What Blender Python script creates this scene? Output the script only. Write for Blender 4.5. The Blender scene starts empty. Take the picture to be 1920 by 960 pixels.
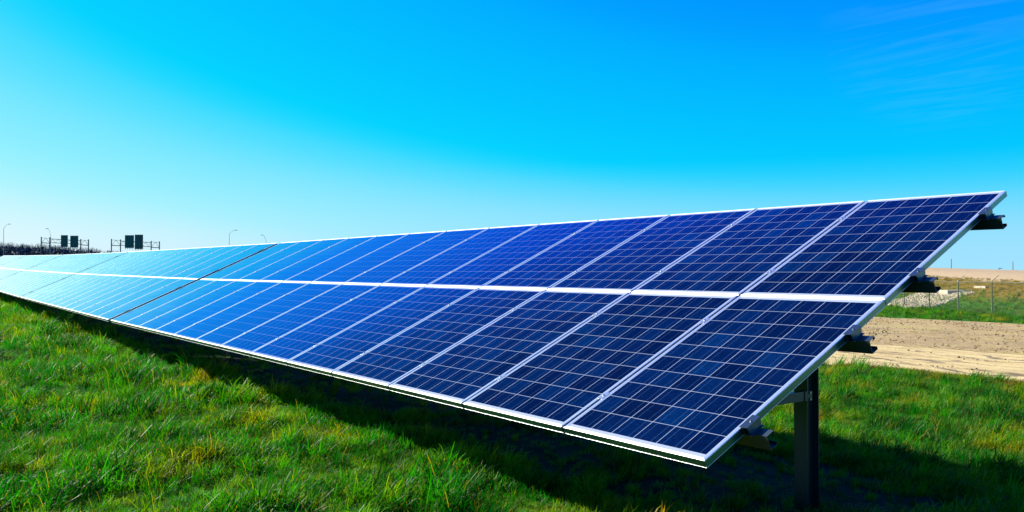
import bpy, math, random
from mathutils import Vector, Matrix, noise
random.seed(7)
C = bpy.context.scene.collection
sc = bpy.context.scene

# ------------------------------------------------------------------ camera
RIGHT = Vector((0.592229, 0.805770, 0.0))
UP = Vector((0.013758, -0.010112, 0.999854))
FWD = Vector((-0.805652, 0.592143, 0.017074))
CAM = Vector((2.53158, -2.93866, 0.85941))
F = 1563.3
cd = bpy.data.cameras.new('camera')
cam = bpy.data.objects.new('camera', cd)
C.objects.link(cam)
cd.sensor_width = 36.0
cd.lens = 36.0 * F / 1920.0
cd.clip_start = 0.05
cd.clip_end = 6000
cam.matrix_world = Matrix(((RIGHT.x, UP.x, -FWD.x, CAM.x), (RIGHT.y, UP.y, -FWD.y, CAM.y), (RIGHT.z, UP.z, -FWD.z, CAM.z), (0, 0, 0, 1)))
sc.camera = cam


def at(px, py, d):
    """world point seen at that place of the picture, d metres in front of the viewer (used to survey the place)"""
    return CAM + FWD * d + RIGHT * ((px - 960) / F * d) + UP * ((480 - py) / F * d)


def seen(p, margin=0.12):
    v = p - CAM
    z = v.dot(FWD)
    if z < 0.5:
        return False
    return abs(v.dot(RIGHT) / z) < 0.614 * (1 + margin) + 1.3 / z and v.dot(UP) / z > -0.307 * (1 + margin) - 0.9 / z


# ------------------------------------------------------------------ mesh helpers
class MB:
    def __init__(self):
        self.v, self.f, self.uv, self.m = [], [], [], []

    def quad(self, pts, uvs=None, mi=0):
        n = len(self.v)
        self.v += [tuple(p) for p in pts]
        self.f.append(tuple(range(n, n + len(pts))))
        self.uv.append(uvs or [(0, 0), (1, 0), (1, 1), (0, 1)][:len(pts)] + [(0, 0)] * max(0, len(pts) - 4))
        self.m.append(mi)

    def box(self, lo, hi, M=None, grain=0, mi=0):
        """box from lo to hi; grain = the axis its metal was drawn along"""
        x0, y0, z0 = lo
        x1, y1, z1 = hi
        P = [Vector(p) for p in ((x0, y0, z0), (x1, y0, z0), (x1, y1, z0), (x0, y1, z0), (x0, y0, z1), (x1, y0, z1), (x1, y1, z1), (x0, y1, z1))]
        L = [tuple(p) for p in P]
        if M is not None:
            P = [M @ p for p in P]
        for q in ((0, 3, 2, 1), (4, 5, 6, 7), (0, 1, 5, 4), (1, 2, 6, 5), (2, 3, 7, 6), (3, 0, 4, 7)):
            ax = [a for a in range(3) if abs(L[q[0]][a] - L[q[2]][a]) > 1e-9]
            g = grain if grain in ax else ax[0]
            o = [a for a in ax if a != g][0]
            self.quad([P[i] for i in q], [(L[i][g], L[i][o]) for i in q], mi)

    def tube(self, p0, p1, r0, r1=None, n=8, cap=True):
        r1 = r0 if r1 is None else r1
        p0, p1 = Vector(p0), Vector(p1)
        d = (p1 - p0).normalized()
        a = d.orthogonal().normalized()
        b = d.cross(a)
        A = [p0 + (a * math.cos(t) + b * math.sin(t)) * r0 for t in [2 * math.pi * i / n for i in range(n)]]
        B = [p1 + (a * math.cos(t) + b * math.sin(t)) * r1 for t in [2 * math.pi * i / n for i in range(n)]]
        for i in range(n):
            j = (i + 1) % n
            self.quad([A[i], A[j], B[j], B[i]])
        if cap:
            self.quad(A[::-1], [(0, 0)] * n)
            self.quad(B, [(0, 0)] * n)

    def profile(self, prof, x0, x1, M, closed_ends=True):
        """extrude an open strip given as a closed outline in (y,z) from x0 to x1"""
        n = len(prof)
        for i in range(n):
            a, b = prof[i], prof[(i + 1) % n]
            P = [(x0, a[0], a[1]), (x0, b[0], b[1]), (x1, b[0], b[1]), (x1, a[0], a[1])]
            w = math.hypot(a[0] - b[0], a[1] - b[1])
            self.quad([M @ Vector(p) for p in P], [(x0, 0), (x0, w), (x1, w), (x1, 0)])

    def mesh(self, name, mats):
        me = bpy.data.meshes.new(name)
        me.from_pydata(self.v, [], self.f)
        for m in mats:
            me.materials.append(m)
        uvl = me.uv_layers.new(name='UVMap')
        flat = []
        for f, u in zip(self.f, self.uv):
            for i in range(len(f)):
                flat += list(u[i % len(u)])
        uvl.data.foreach_set('uv', flat)
        me.polygons.foreach_set('material_index', self.m)
        me.update()
        return me

    def build(self, name, mats, parent=None, smooth=False):
        if not isinstance(mats, (list, tuple)):
            mats = [mats]
        me = self.mesh(name, mats)
        if smooth:
            me.polygons.foreach_set('use_smooth', [True] * len(me.polygons))
        o = bpy.data.objects.new(name, me)
        C.objects.link(o)
        if parent is not None:
            o.parent = parent
        return o


def tag(o, label=None, cat=None, group=None, kind=None):
    if label: o['label'] = label
    if cat: o['category'] = cat
    if group: o['group'] = group
    if kind: o['kind'] = kind
    return o


def empty(name, loc=(0, 0, 0)):
    o = bpy.data.objects.new(name, None)
    o.empty_display_size = 0.3
    o.location = loc
    C.objects.link(o)
    return o


def link_copy(o, parent=None):
    c = o.copy()
    C.objects.link(c)
    if parent is not None:
        c.parent = parent
    for ch in [k for k in o.children]:
        link_copy(ch, c)
    return c


# ------------------------------------------------------------------ node helpers
def new_mat(name):
    m = bpy.data.materials.new(name)
    m.use_nodes = True
    nt = m.node_tree
    return m, nt, nt.nodes['Principled BSDF']


def N(nt, typ, **kw):
    n = nt.nodes.new(typ)
    for k, v in kw.items():
        if k in n.bl_rna.properties.keys():
            setattr(n, k, v)
        else:
            n.inputs[k].default_value = v
    return n


def lk(nt, a, b):
    nt.links.new(a, b)


def math_n(nt, op, a, b=None, clamp=False):
    n = nt.nodes.new('ShaderNodeMath')
    n.operation = op
    n.use_clamp = clamp
    for i, x in enumerate((a, b)):
        if x is None: continue
        if isinstance(x, (int, float)): n.inputs[i].default_value = x
        else: nt.links.new(x, n.inputs[i])
    return n.outputs[0]


def ramp(nt, fac, stops):
    r = nt.nodes.new('ShaderNodeValToRGB')
    while len(r.color_ramp.elements) < len(stops):
        r.color_ramp.elements.new(0.5)
    for e, (p, c) in zip(r.color_ramp.elements, stops):
        e.position = p
        e.color = (*c, 1) if len(c) == 3 else c
    nt.links.new(fac, r.inputs[0])
    return r.outputs[0]


def mixc(nt, fac, a, b, mode='MIX'):
    n = nt.nodes.new('ShaderNodeMix')
    n.data_type = 'RGBA'
    n.blend_type = mode
    for s, x in ((n.inputs[0], fac), (n.inputs[6], a), (n.inputs[7], b)):
        if isinstance(x, (int, float)): s.default_value = x
        elif isinstance(x, tuple): s.default_value = (*x, 1)
        else: nt.links.new(x, s)
    return n.outputs[2]


def pos(nt):
    return nt.nodes.new('ShaderNodeNewGeometry').outputs['Position']


def noise_n(nt, vec, scale, detail=4, rough=0.55, dist=0.0):
    n = N(nt, 'ShaderNodeTexNoise', Scale=scale, Detail=detail, Roughness=rough, Distortion=dist)
    if vec is not None: lk(nt, vec, n.inputs['Vector'])
    return n


def simple(name, col, rough=0.6, metal=0.0, var=0.25, scale=6.0, bump=0.0):
    m, nt, b = new_mat(name)
    tc = nt.nodes.new('ShaderNodeTexCoord').outputs['Object']
    n = noise_n(nt, tc, scale)
    c0 = tuple(max(0, c * (1 - var)) for c in col)
    c1 = tuple(min(1, c * (1 + var)) for c in col)
    lk(nt, ramp(nt, n.outputs[0], [(0.3, c0), (0.7, c1)]), b.inputs['Base Color'])
    b.inputs['Roughness'].default_value = rough
    b.inputs['Metallic'].default_value = metal
    if bump:
        bp = N(nt, 'ShaderNodeBump', Strength=bump, Distance=0.01)
        n2 = noise_n(nt, tc, scale * 8)
        lk(nt, n2.outputs[0], bp.inputs['Height'])
        lk(nt, bp.outputs[0], b.inputs['Normal'])
    return m


# ------------------------------------------------------------------ materials of the arrays
def drawn_metal(name, col, rough, aniso, metal=1.0):
    """extruded aluminium: its die lines run along U, so the highlight spreads across them"""
    m, nt, b = new_mat(name)
    uv = nt.nodes.new('ShaderNodeUVMap'); uv.uv_map = 'UVMap'
    mp = N(nt, 'ShaderNodeMapping'); mp.inputs['Scale'].default_value = (1.5, 900, 1)
    lk(nt, uv.outputs[0], mp.inputs[0])
    n = noise_n(nt, mp.outputs[0], 1.0, 2)
    lk(nt, ramp(nt, n.outputs[0], [(0.3, tuple(c * 0.9 for c in col)), (0.7, col)]), b.inputs['Base Color'])
    b.inputs['Metallic'].default_value = metal
    b.inputs['Roughness'].default_value = rough
    b.inputs['Anisotropic'].default_value = aniso
    b.inputs['Anisotropic Rotation'].default_value = ANROT
    t = nt.nodes.new('ShaderNodeTangent'); t.direction_type = 'UV_MAP'; t.uv_map = 'UVMap'
    lk(nt, t.outputs[0], b.inputs['Tangent'])
    return m


ANROT = 0.25
M_alu = drawn_metal('anodised_aluminium', (0.93, 0.94, 0.95), 0.40, 0.62, 0.85)
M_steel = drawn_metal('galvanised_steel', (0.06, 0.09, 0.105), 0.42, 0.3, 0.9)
M_wall_shaded = drawn_metal('aluminium_wall_shaded', (0.085, 0.21, 0.22), 0.30, 0.3, 1.0)  # frame aluminium again, with shade and blue sky tint put into its colour
M_clamp = drawn_metal('clamp_aluminium', (0.62, 0.66, 0.68), 0.38, 0.4, 0.9)
M_clampend = drawn_metal('end_clamp_aluminium', (0.10, 0.14, 0.16), 0.38, 0.4, 0.9)
M_bolt = simple('bolt_steel', (0.3, 0.31, 0.32), 0.35, 1.0)
M_black = simple('black_plastic', (0.012, 0.012, 0.013), 0.5)

CW, CH = 0.992, 1.662     # module width and length
CELL = 0.1576             # pitch of the cells


def cell_material():
    m, nt, b = new_mat('polycrystalline_cells')
    uv = nt.nodes.new('ShaderNodeUVMap'); uv.uv_map = 'UVMap'
    sep = nt.nodes.new('ShaderNodeSeparateXYZ'); lk(nt, uv.outputs[0], sep.inputs[0])
    mx = (CW - 6 * CELL) / 2
    my = (CH - 10 * CELL) / 2
    u = math_n(nt, 'SUBTRACT', sep.outputs[0], mx)
    v = math_n(nt, 'SUBTRACT', sep.outputs[1], my)

    def edge(c, n):
        s = math_n(nt, 'DIVIDE', c, CELL)
        fr = math_n(nt, 'FRACT', s)
        d = math_n(nt, 'MINIMUM', fr, math_n(nt, 'SUBTRACT', 1.0, fr))
        d = math_n(nt, 'MULTIPLY', d, CELL)
        gap = math_n(nt, 'LESS_THAN', d, 0.0016)
        out = math_n(nt, 'MAXIMUM', math_n(nt, 'LESS_THAN', c, 0.0), math_n(nt, 'GREATER_THAN', c, n * CELL))
        return fr, math_n(nt, 'MAXIMUM', gap, out), s, out
    fu, gu, su, ou = edge(u, 6)
    fv, gv, sv, ov = edge(v, 10)
    gap = math_n(nt, 'MAXIMUM', gu, gv)
    out = math_n(nt, 'MAXIMUM', ou, ov)
    # two ribbons on each cell
    def bus(c):
        d = math_n(nt, 'ABSOLUTE', math_n(nt, 'SUBTRACT', fu, c))
        return math_n(nt, 'LESS_THAN', math_n(nt, 'MULTIPLY', d, CELL), 0.0011)
    ribbon = math_n(nt, 'MAXIMUM', bus(0.25), bus(0.75))
    ribbon = math_n(nt, 'MULTIPLY', ribbon, math_n(nt, 'SUBTRACT', 1.0, out))
    # each cell its own blue
    oi = nt.nodes.new('ShaderNodeObjectInfo')
    cx = nt.nodes.new('ShaderNodeCombineXYZ')
    lk(nt, math_n(nt, 'FLOOR', su), cx.inputs[0]); lk(nt, math_n(nt, 'FLOOR', sv), cx.inputs[1])
    lk(nt, math_n(nt, 'MULTIPLY', oi.outputs['Random'], 91.0), cx.inputs[2])
    wn = nt.nodes.new('ShaderNodeTexWhiteNoise'); lk(nt, cx.outputs[0], wn.inputs[0])
    base = ramp(nt, wn.outputs[0], [(0.0, (0.0001, 0.0030, 0.015)), (0.5, (0.0002, 0.0048, 0.025)), (0.85, (0.0002, 0.0068, 0.033)), (1.0, (0.0003, 0.010, 0.045))])
    vo = N(nt, 'ShaderNodeTexVoronoi', Scale=75.0)
    lk(nt, uv.outputs[0], vo.inputs['Vector'])
    hs = nt.nodes.new('ShaderNodeSeparateXYZ'); lk(nt, vo.outputs['Color'], hs.inputs[0])
    flake = ramp(nt, hs.outputs[0], [(0.0, (0.72, 0.72, 0.72)), (1.0, (1.3, 1.3, 1.25))])
    base = mixc(nt, 1.0, base, flake, 'MULTIPLY')
    pv = ramp(nt, oi.outputs['Random'], [(0.0, (0.85, 0.85, 0.85)), (1.0, (1.15, 1.15, 1.15))])
    base = mixc(nt, 1.0, base, pv, 'MULTIPLY')
    c1 = mixc(nt, ribbon, base, (0.022, 0.048, 0.10))
    c2 = mixc(nt, gap, c1, (0.22, 0.26, 0.33))
    # thin film of dust
    dn = noise_n(nt, pos(nt), 1.3, 6, 0.65)
    dust = math_n(nt, 'MULTIPLY', ramp(nt, dn.outputs[0], [(0.35, (0, 0, 0)), (0.8, (1, 1, 1))]), 0.002)
    c3 = mixc(nt, dust, c2, (0.45, 0.43, 0.4))
    lk(nt, c3, b.inputs['Base Color'])
    b.inputs['Roughness'].default_value = 0.4
    b.inputs['Specular IOR Level'].default_value = 0.0
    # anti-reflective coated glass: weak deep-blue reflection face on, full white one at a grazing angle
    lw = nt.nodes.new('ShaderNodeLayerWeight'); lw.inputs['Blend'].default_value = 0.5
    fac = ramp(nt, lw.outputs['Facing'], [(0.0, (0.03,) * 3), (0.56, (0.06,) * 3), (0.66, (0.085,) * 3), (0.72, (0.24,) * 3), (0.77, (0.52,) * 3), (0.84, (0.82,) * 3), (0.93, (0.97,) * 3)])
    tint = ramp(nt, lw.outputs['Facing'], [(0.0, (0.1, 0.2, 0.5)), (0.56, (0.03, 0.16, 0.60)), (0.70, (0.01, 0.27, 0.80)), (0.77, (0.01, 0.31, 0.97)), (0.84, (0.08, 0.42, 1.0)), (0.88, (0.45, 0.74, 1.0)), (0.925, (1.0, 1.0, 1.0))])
    gl = nt.nodes.new('ShaderNodeBsdfGlossy')
    lk(nt, tint, gl.inputs['Color'])
    rn = noise_n(nt, pos(nt), 3.0, 5)
    lk(nt, ramp(nt, rn.outputs[0], [(0.3, (0.10, 0.10, 0.10)), (0.75, (0.17, 0.17, 0.17))]), gl.inputs['Roughness'])
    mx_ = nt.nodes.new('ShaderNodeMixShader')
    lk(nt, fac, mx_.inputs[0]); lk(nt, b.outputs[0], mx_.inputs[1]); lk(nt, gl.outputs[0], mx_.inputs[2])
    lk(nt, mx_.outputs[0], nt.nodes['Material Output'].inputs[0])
    return m


M_cell = cell_material()
M_back = simple('white_backsheet', (0.7, 0.7, 0.72), 0.6)

TILT = math.radians(24.72)
SLOPE = 3.32
PITCH = 1.012
NCOL = 13


# ------------------------------------------------------------------ a module: laminate with its frame
def laminate_mesh():
    mb = MB()
    a, z = 0.012, -0.0012
    mb.quad([(a, a, z), (CW - a, a, z), (CW - a, CH - a, z), (a, CH - a, z)], [(a, a), (CW - a, a), (CW - a, CH - a), (a, CH - a)], 0)
    z2 = -0.0065
    mb.quad([(a, a, z2), (a, CH - a, z2), (CW - a, CH - a, z2), (CW - a, a, z2)], None, 1)
    return mb.mesh('laminate', [M_cell, M_back])


def frame_mesh():
    mb = MB()
    D, lip, wall = 0.040, 0.0175, 0.002
    bev = 0.0012
    c = [(0, 0), (CW, 0), (CW, CH), (0, CH)]

    def ring(i, d, z):
        x, y = c[i]
        return Vector((x + (d if x == 0 else -d), y + (d if y == 0 else -d), z))
    # section outline (inset, z): lip underside, lip inner edge, lip top, outer wall, foot ridge, foot flange
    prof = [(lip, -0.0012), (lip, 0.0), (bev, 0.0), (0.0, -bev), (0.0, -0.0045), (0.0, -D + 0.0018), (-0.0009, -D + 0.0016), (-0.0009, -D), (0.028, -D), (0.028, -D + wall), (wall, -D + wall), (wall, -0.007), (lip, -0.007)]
    n = len(prof)
    for i in range(4):
        j = (i + 1) % 4
        along = 0 if i in (0, 2) else 1
        for k in range(n):
            a, b = prof[k], prof[(k + 1) % n]
            P = [ring(i, a[0], a[1]), ring(i, b[0], b[1]), ring(j, b[0], b[1]), ring(j, a[0], a[1])]
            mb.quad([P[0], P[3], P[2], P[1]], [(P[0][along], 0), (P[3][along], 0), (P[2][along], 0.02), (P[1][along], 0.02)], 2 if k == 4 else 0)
    # drain / earthing holes on the long sides
    for y in (0.42, 1.22):
        for x, s in ((CW + 0.0004, 1), (-0.0004, -1)):
            pts = [Vector((x, y + 0.0045 * math.cos(t), -0.021 + 0.0045 * math.sin(t))) for t in [s * 2 * math.pi * q / 8 for q in range(8)]]
            mb.quad(pts, [(0, 0)] * 8, 1)
    me = mb.mesh('frame', [M_alu, M_black, M_wall_shaded])
    return me


def jbox_mesh():
    mb = MB()
    mb.box((CW / 2 - 0.055, CH - 0.16, -0.032), (CW / 2 + 0.055, CH - 0.05, -0.0068))
    mb.box((CW / 2 - 0.045, CH - 0.15, -0.036), (CW / 2 + 0.045, CH - 0.06, -0.0318))
    return mb.mesh('junction_box', [M_black])


ME_LAM, ME_FRAME, ME_JB = laminate_mesh(), frame_mesh(), jbox_mesh()
RAIL_S = (0.34, 1.29, 2.03, 2.97)


def mobj(name, me, parent, M=None):
    o = bpy.data.objects.new(name, me)
    C.objects.link(o)
    o.parent = parent
    if M is not None: o.matrix_local = M
    return o


def Mrot():
    """plane of the glass: X along the row, Y up the slope, Z out of the glass"""
    return Matrix.Rotation(TILT, 4, 'X')


def c_section(w, h, t, lip, flip=1):
    """outline of a lipped channel, web on the -y side, open towards +y; origin at its top web corner"""
    s = flip
    return [(0, 0), (0, -h), (w * s, -h), (w * s, -h + lip), ((w - t) * s, -h + lip), ((w - t) * s, -h + t), (t * s, -h + t), (t * s, -t), ((w - t) * s, -t), ((w - t) * s, -lip), (w * s, -lip), (w * s, 0)]


def clamp_mid_mesh():
    mb = MB()
    # top plate lying over both frames, with a bolt head, and the stem between them
    mb.box((-0.018, -0.032, 0.0005), (0.018, 0.032, 0.003), None, 1)
    mb.box((-0.006, -0.032, -0.046), (0.006, 0.040, 0.0005), None, 1)
    return mb.mesh('mid_clamp', [M_clamp])


def bolt_mesh():
    mb = MB()
    mb.tube((0, 0, 0.003), (0, 0, 0.008), 0.006, n=6)
    mb.tube((0, 0, 0.008), (0, 0, 0.010), 0.0035, n=8)
    return mb.mesh('bolt', [M_bolt])


def clamp_end_mesh():
    mb = MB()
    # plate hooking the frame lip, its wall dropping beside the frame, its foot on the rail
    mb.box((-0.012, -0.055, 0.0005), (0.008, 0.055, 0.0035), None, 1)
    mb.box((0.004, -0.055, -0.043), (0.008, 0.055, 0.0005), None, 1)
    mb.box((0.008, -0.050, -0.0445), (0.045, 0.050, -0.041), None, 1)
    # shaped web of the clamp towards the rail
    P = [(0.0305, -0.055, 0.0035), (0.0305, 0.055, 0.0035), (0.0305, 0.042, -0.041), (0.0305, -0.042, -0.041)]
    Q = [(0.0345, p[1], p[2]) for p in P]
    mb.quad(P[::-1]); mb.quad(Q)
    for i in range(4):
        j = (i + 1) % 4
        mb.quad([P[i], P[j], Q[j], Q[i]])
    mb.box((0.008, -0.055, 0.0004), (0.0305, 0.055, 0.0036), None, 1)
    return mb.mesh('end_clamp', [M_clampend])


ME_CM, ME_BOLT, ME_CE = clamp_mid_mesh(), bolt_mesh(), clamp_end_mesh()
RAILW, RAILH = 0.056, 0.076


def solar_table():
    root = empty('solar_array')
    R = Mrot()
    L = NCOL * PITCH - 0.02
    first = None
    for i in range(NCOL):
        for row in (0, 1):
            M = R @ Matrix.Translation((-(i * PITCH) - CW, row * 1.67, 0))
            p = mobj('solar_panel', ME_LAM, root, M)
            mobj('frame', ME_FRAME, p)
            mobj('junction_box', ME_JB, p)
    prof = c_section(RAILW, RAILH, 0.003, 0.016)
    for k, s in enumerate(RAIL_S):
        mb = MB()
        # top flange level with the frame feet, web plumb to the slope
        M = R @ Matrix.Translation((0, s - 0.028, -0.0445))
        mb.profile(prof, -L - 0.11, 0.112, M)
        # ends of the sheet
        for x, sg in ((0.112, 1), (-L - 0.11, -1)):
            for a, b in (((0, 0), (0.003, -RAILH)), ((0.003, 0), (RAILW, -0.003)), ((0.003, -RAILH + 0.003), (RAILW, -RAILH)), ((RAILW - 0.003, -0.003), (RAILW, -0.016)), ((RAILW - 0.003, -RAILH + 0.016), (RAILW, -RAILH + 0.003))):
                q = [(x, a[0], a[1]), (x, a[0], b[1]), (x, b[0], b[1]), (x, b[0], a[1])]
                if sg < 0: q = q[::-1]
                mb.quad([M @ Vector(p) for p in q])
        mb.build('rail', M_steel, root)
    for s in RAIL_S:
        for i in range(1, NCOL):
            c = mobj('mid_clamp', ME_CM, root, R @ Matrix.Translation((-i * PITCH + 0.01, s, 0)))
            mobj('bolt', ME_BOLT, c)
        for x, m in ((0, 1), (-L, -1)):
            M = R @ Matrix.Translation((x, s, 0))
            if m < 0: M = M @ Matrix.Rotation(math.pi, 4, 'Z')
            c = mobj('end_clamp', ME_CE, root, M)
            b = mobj('bolt', ME_BOLT, c, Matrix.Translation((0.019, 0, 0)))
    # posts with rafter, tie and brace
    for px in (-0.70, -4.65, -8.6, -12.45):
        py = 1.80
        top = py * math.tan(TILT) - 0.0445 / math.cos(TILT) - RAILH / math.cos(TILT)
        mb = MB()
        hw, d, t = 0.050, 0.062, 0.007
        zt, zb = top - 0.03, -1.35
        # I-section, flanges facing down and up the slope
        mb.box((px - hw, py - d, zb), (px + hw, py - d + t, zt), None, 2)
        mb.box((px - hw, py + d - t, zb), (px + hw, py + d, zt), None, 2)
        mb.box((px - 0.003, py - d + t, zb), (px + 0.003, py + d - t, zt), None, 2)
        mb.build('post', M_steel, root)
        # rafter: channel running up the slope beside the post
        mb = MB()
        M = R @ Matrix.Translation((0, 0, -0.0445 - RAILH - 0.001))
        x0 = px - hw - 0.052
        mb.box((x0, 0.22, -0.12), (x0 + 0.004, 3.10, 0.0), M, 1)
        mb.box((x0 + 0.004, 0.22, -0.004), (x0 + 0.05, 3.10, 0.0), M, 1)
        mb.box((x0 + 0.004, 0.22, -0.12), (x0 + 0.05, 3.10, -0.116), M, 1)
        mb.build('rafter', M_steel, root)
        # level tie from the post to the foot of the rafter
        mb = MB()
        mb.box((px + hw - 0.006, 0.62, 0.028), (px + hw, py - d - 0.001, 0.088), None, 1)
        mb.box((px + hw - 0.045, 0.62, 0.082), (px + hw - 0.006, py - d - 0.001, 0.088), None, 1)
        mb.box((px + hw, py - d - 0.03, 0.028), (px + hw + 0.005, py - d + 0.045, 0.088), None, 1)
        mb.box((px - hw - 0.05, 0.62, 0.03), (px + hw - 0.007, 0.66, 0.080), None, 0)
        tie = mb.build('tie', M_steel, root)
        mb = MB()
        for z in (0.036, 0.077):
            mb.tube((px + hw + 0.005, py - d + 0.02, z), (px + hw + 0.013, py - d + 0.02, z), 0.009, n=6)
        mb.build('bolt', M_bolt, tie)
    return root


t1 = solar_table()
starts = [(-13.36, 0.0, 0.000, 0.0044, 'solar array second from the near end, just past the first dark gap, glass pale blue'),
          (-26.70, 0.0, 0.058, 0.0080, 'solar array between the second and the third gap of the long row, glass nearly white'),
          (-40.05, 0.0, 0.165, 0.0120, 'far white-looking solar array beyond the third gap at the left picture edge'),
          (-53.40, 0.0, 0.325, 0.0140, 'farthest solar array of the row, washed out white just below the dark treeline')]
G_ARR = 'solar arrays standing end to end in one long row'
tag(t1, 'nearest solar array, deep blue with clear cell grids, rail stubs sticking out of its end', 'solar array', G_ARR)
for x, y, z, p, lab in starts:
    o = link_copy(t1)
    o.location = (x, y, z)
    o.rotation_euler = (0, math.atan(p), 0)
    tag(o, lab, 'solar array', G_ARR)

# ------------------------------------------------------------------ terrain
PROF = [(-4000, -1.6), (-60, -1.0), (-14, -0.78), (-3, -0.70), (-1, -0.64), (0.6, -0.60), (1.6, -0.63), (4.8, -0.93), (8, -1.10), (13.5, -1.22), (20.9, -1.38), (39.7, -1.68), (60, -1.8), (4000, -1.8)]
F1 = Vector((-20.0, 48.2))
U = Vector((-0.778, 0.628))
V = Vector((0.628, 0.778))


def prof(y):
    s = 0
    for k, dy in ((1, -0.6), (2, 0), (1, 0.6)):
        yy = y + dy
        for (a, za), (b, zb) in zip(PROF, PROF[1:]):
            if a <= yy <= b:
                s += k * (za + (zb - za) * (yy - a) / (b - a))
                break
    return s / 4


def smooth(a, b, t):
    t = max(0.0, min(1.0, (t - a) / (b - a)))
    return t * t * (3 - 2 * t)


def hill(x, y):
    P = Vector((x, y)) - F1
    v, u = P.dot(V), P.dot(U)
    zc = 0.50 + 0.017 * max(-60, min(u - 22, 150))
    return v, u, zc


def H(x, y):
    z = prof(y)
    if x < -13 and y < 30:
        for (a, za), (b, zb) in zip([(-13, 0), (-27, .058), (-40, .165), (-53, .325), (-70, .5), (-400, .9)], [(-27, .058), (-40, .165), (-53, .325), (-70, .5), (-400, .9), (-9000, .9)]):
            if b <= x <= a:
                z += (za + (zb - za) * (a - x) / (a - b)) * (1 - smooth(8, 30, y))
    v, u, zc = hill(x, y)
    if v > 2:
        t = smooth(1, 17, v) * (1 - smooth(24, 60, v))
        z = z + (zc - z) * t
    z += 0.05 * (noise.noise(Vector((x * 0.9, y * 0.9, 3))) + 0.6 * noise.noise(Vector((x * 2.3, y * 2.3, 9)))) * (1.0 if y < 12 else 0.5)
    return z


def lines(stops):
    out = []
    for a, b, st in stops:
        n = max(1, round((b - a) / st))
        out += [a + (b - a) * i / n for i in range(n)]
    out.append(stops[-1][1])
    return out


XS = lines([(-3500, -600, 400), (-600, -160, 40), (-160, -70, 6), (-70, -14, 1.0), (-14, 8, 0.35), (8, 30, 2), (30, 200, 25), (200, 2500, 400)])
YS = lines([(-2500, -400, 350), (-400, -40, 40), (-40, -8, 4), (-8, 13.5, 0.35), (13.5, 20.9, 0.35), (20.9, 39.7, 0.6), (39.7, 90, 1.0), (90, 150, 4), (150, 400, 40), (400, 3500, 400)])


def gy(x, y):
    """ragged edges of the track and the gravel: the grid line itself wanders"""
    if abs(y - 13.5) < 1e-6: return y + 0.35 * noise.noise(Vector((x * 0.5, 0, 0))) + 0.15 * noise.noise(Vector((x * 2.1, 4, 0)))
    if abs(y - 20.9) < 1e-6: return y + 0.3 * noise.noise(Vector((x * 0.3, 8, 0)))
    if abs(y - 39.7) < 1e-6: return y + 0.5 * noise.noise(Vector((x * 0.4, 2, 0)))
    return y


def sheet(name, y0, y1, x0, x1, mat, lift=0.0):
    ys = [y for y in YS if y0 - 1e-6 <= y <= y1 + 1e-6]
    xs = [x for x in XS if x0 <= x <= x1]
    verts = []
    for y in ys:
        for x in xs:
            yy = gy(x, y)
            verts.append((x, yy, H(x, yy) + lift))
    nx = len(xs)
    faces = [(j * nx + i, j * nx + i + 1, (j + 1) * nx + i + 1, (j + 1) * nx + i) for j in range(len(ys) - 1) for i in range(nx - 1)]
    me = bpy.data.meshes.new(name)
    me.from_pydata(verts, [], faces)
    me.materials.append(mat)
    me.polygons.foreach_set('use_smooth', [True] * len(faces))
    o = bpy.data.objects.new(name, me)
    C.objects.link(o)
    o['kind'] = 'structure'
    return o


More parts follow.
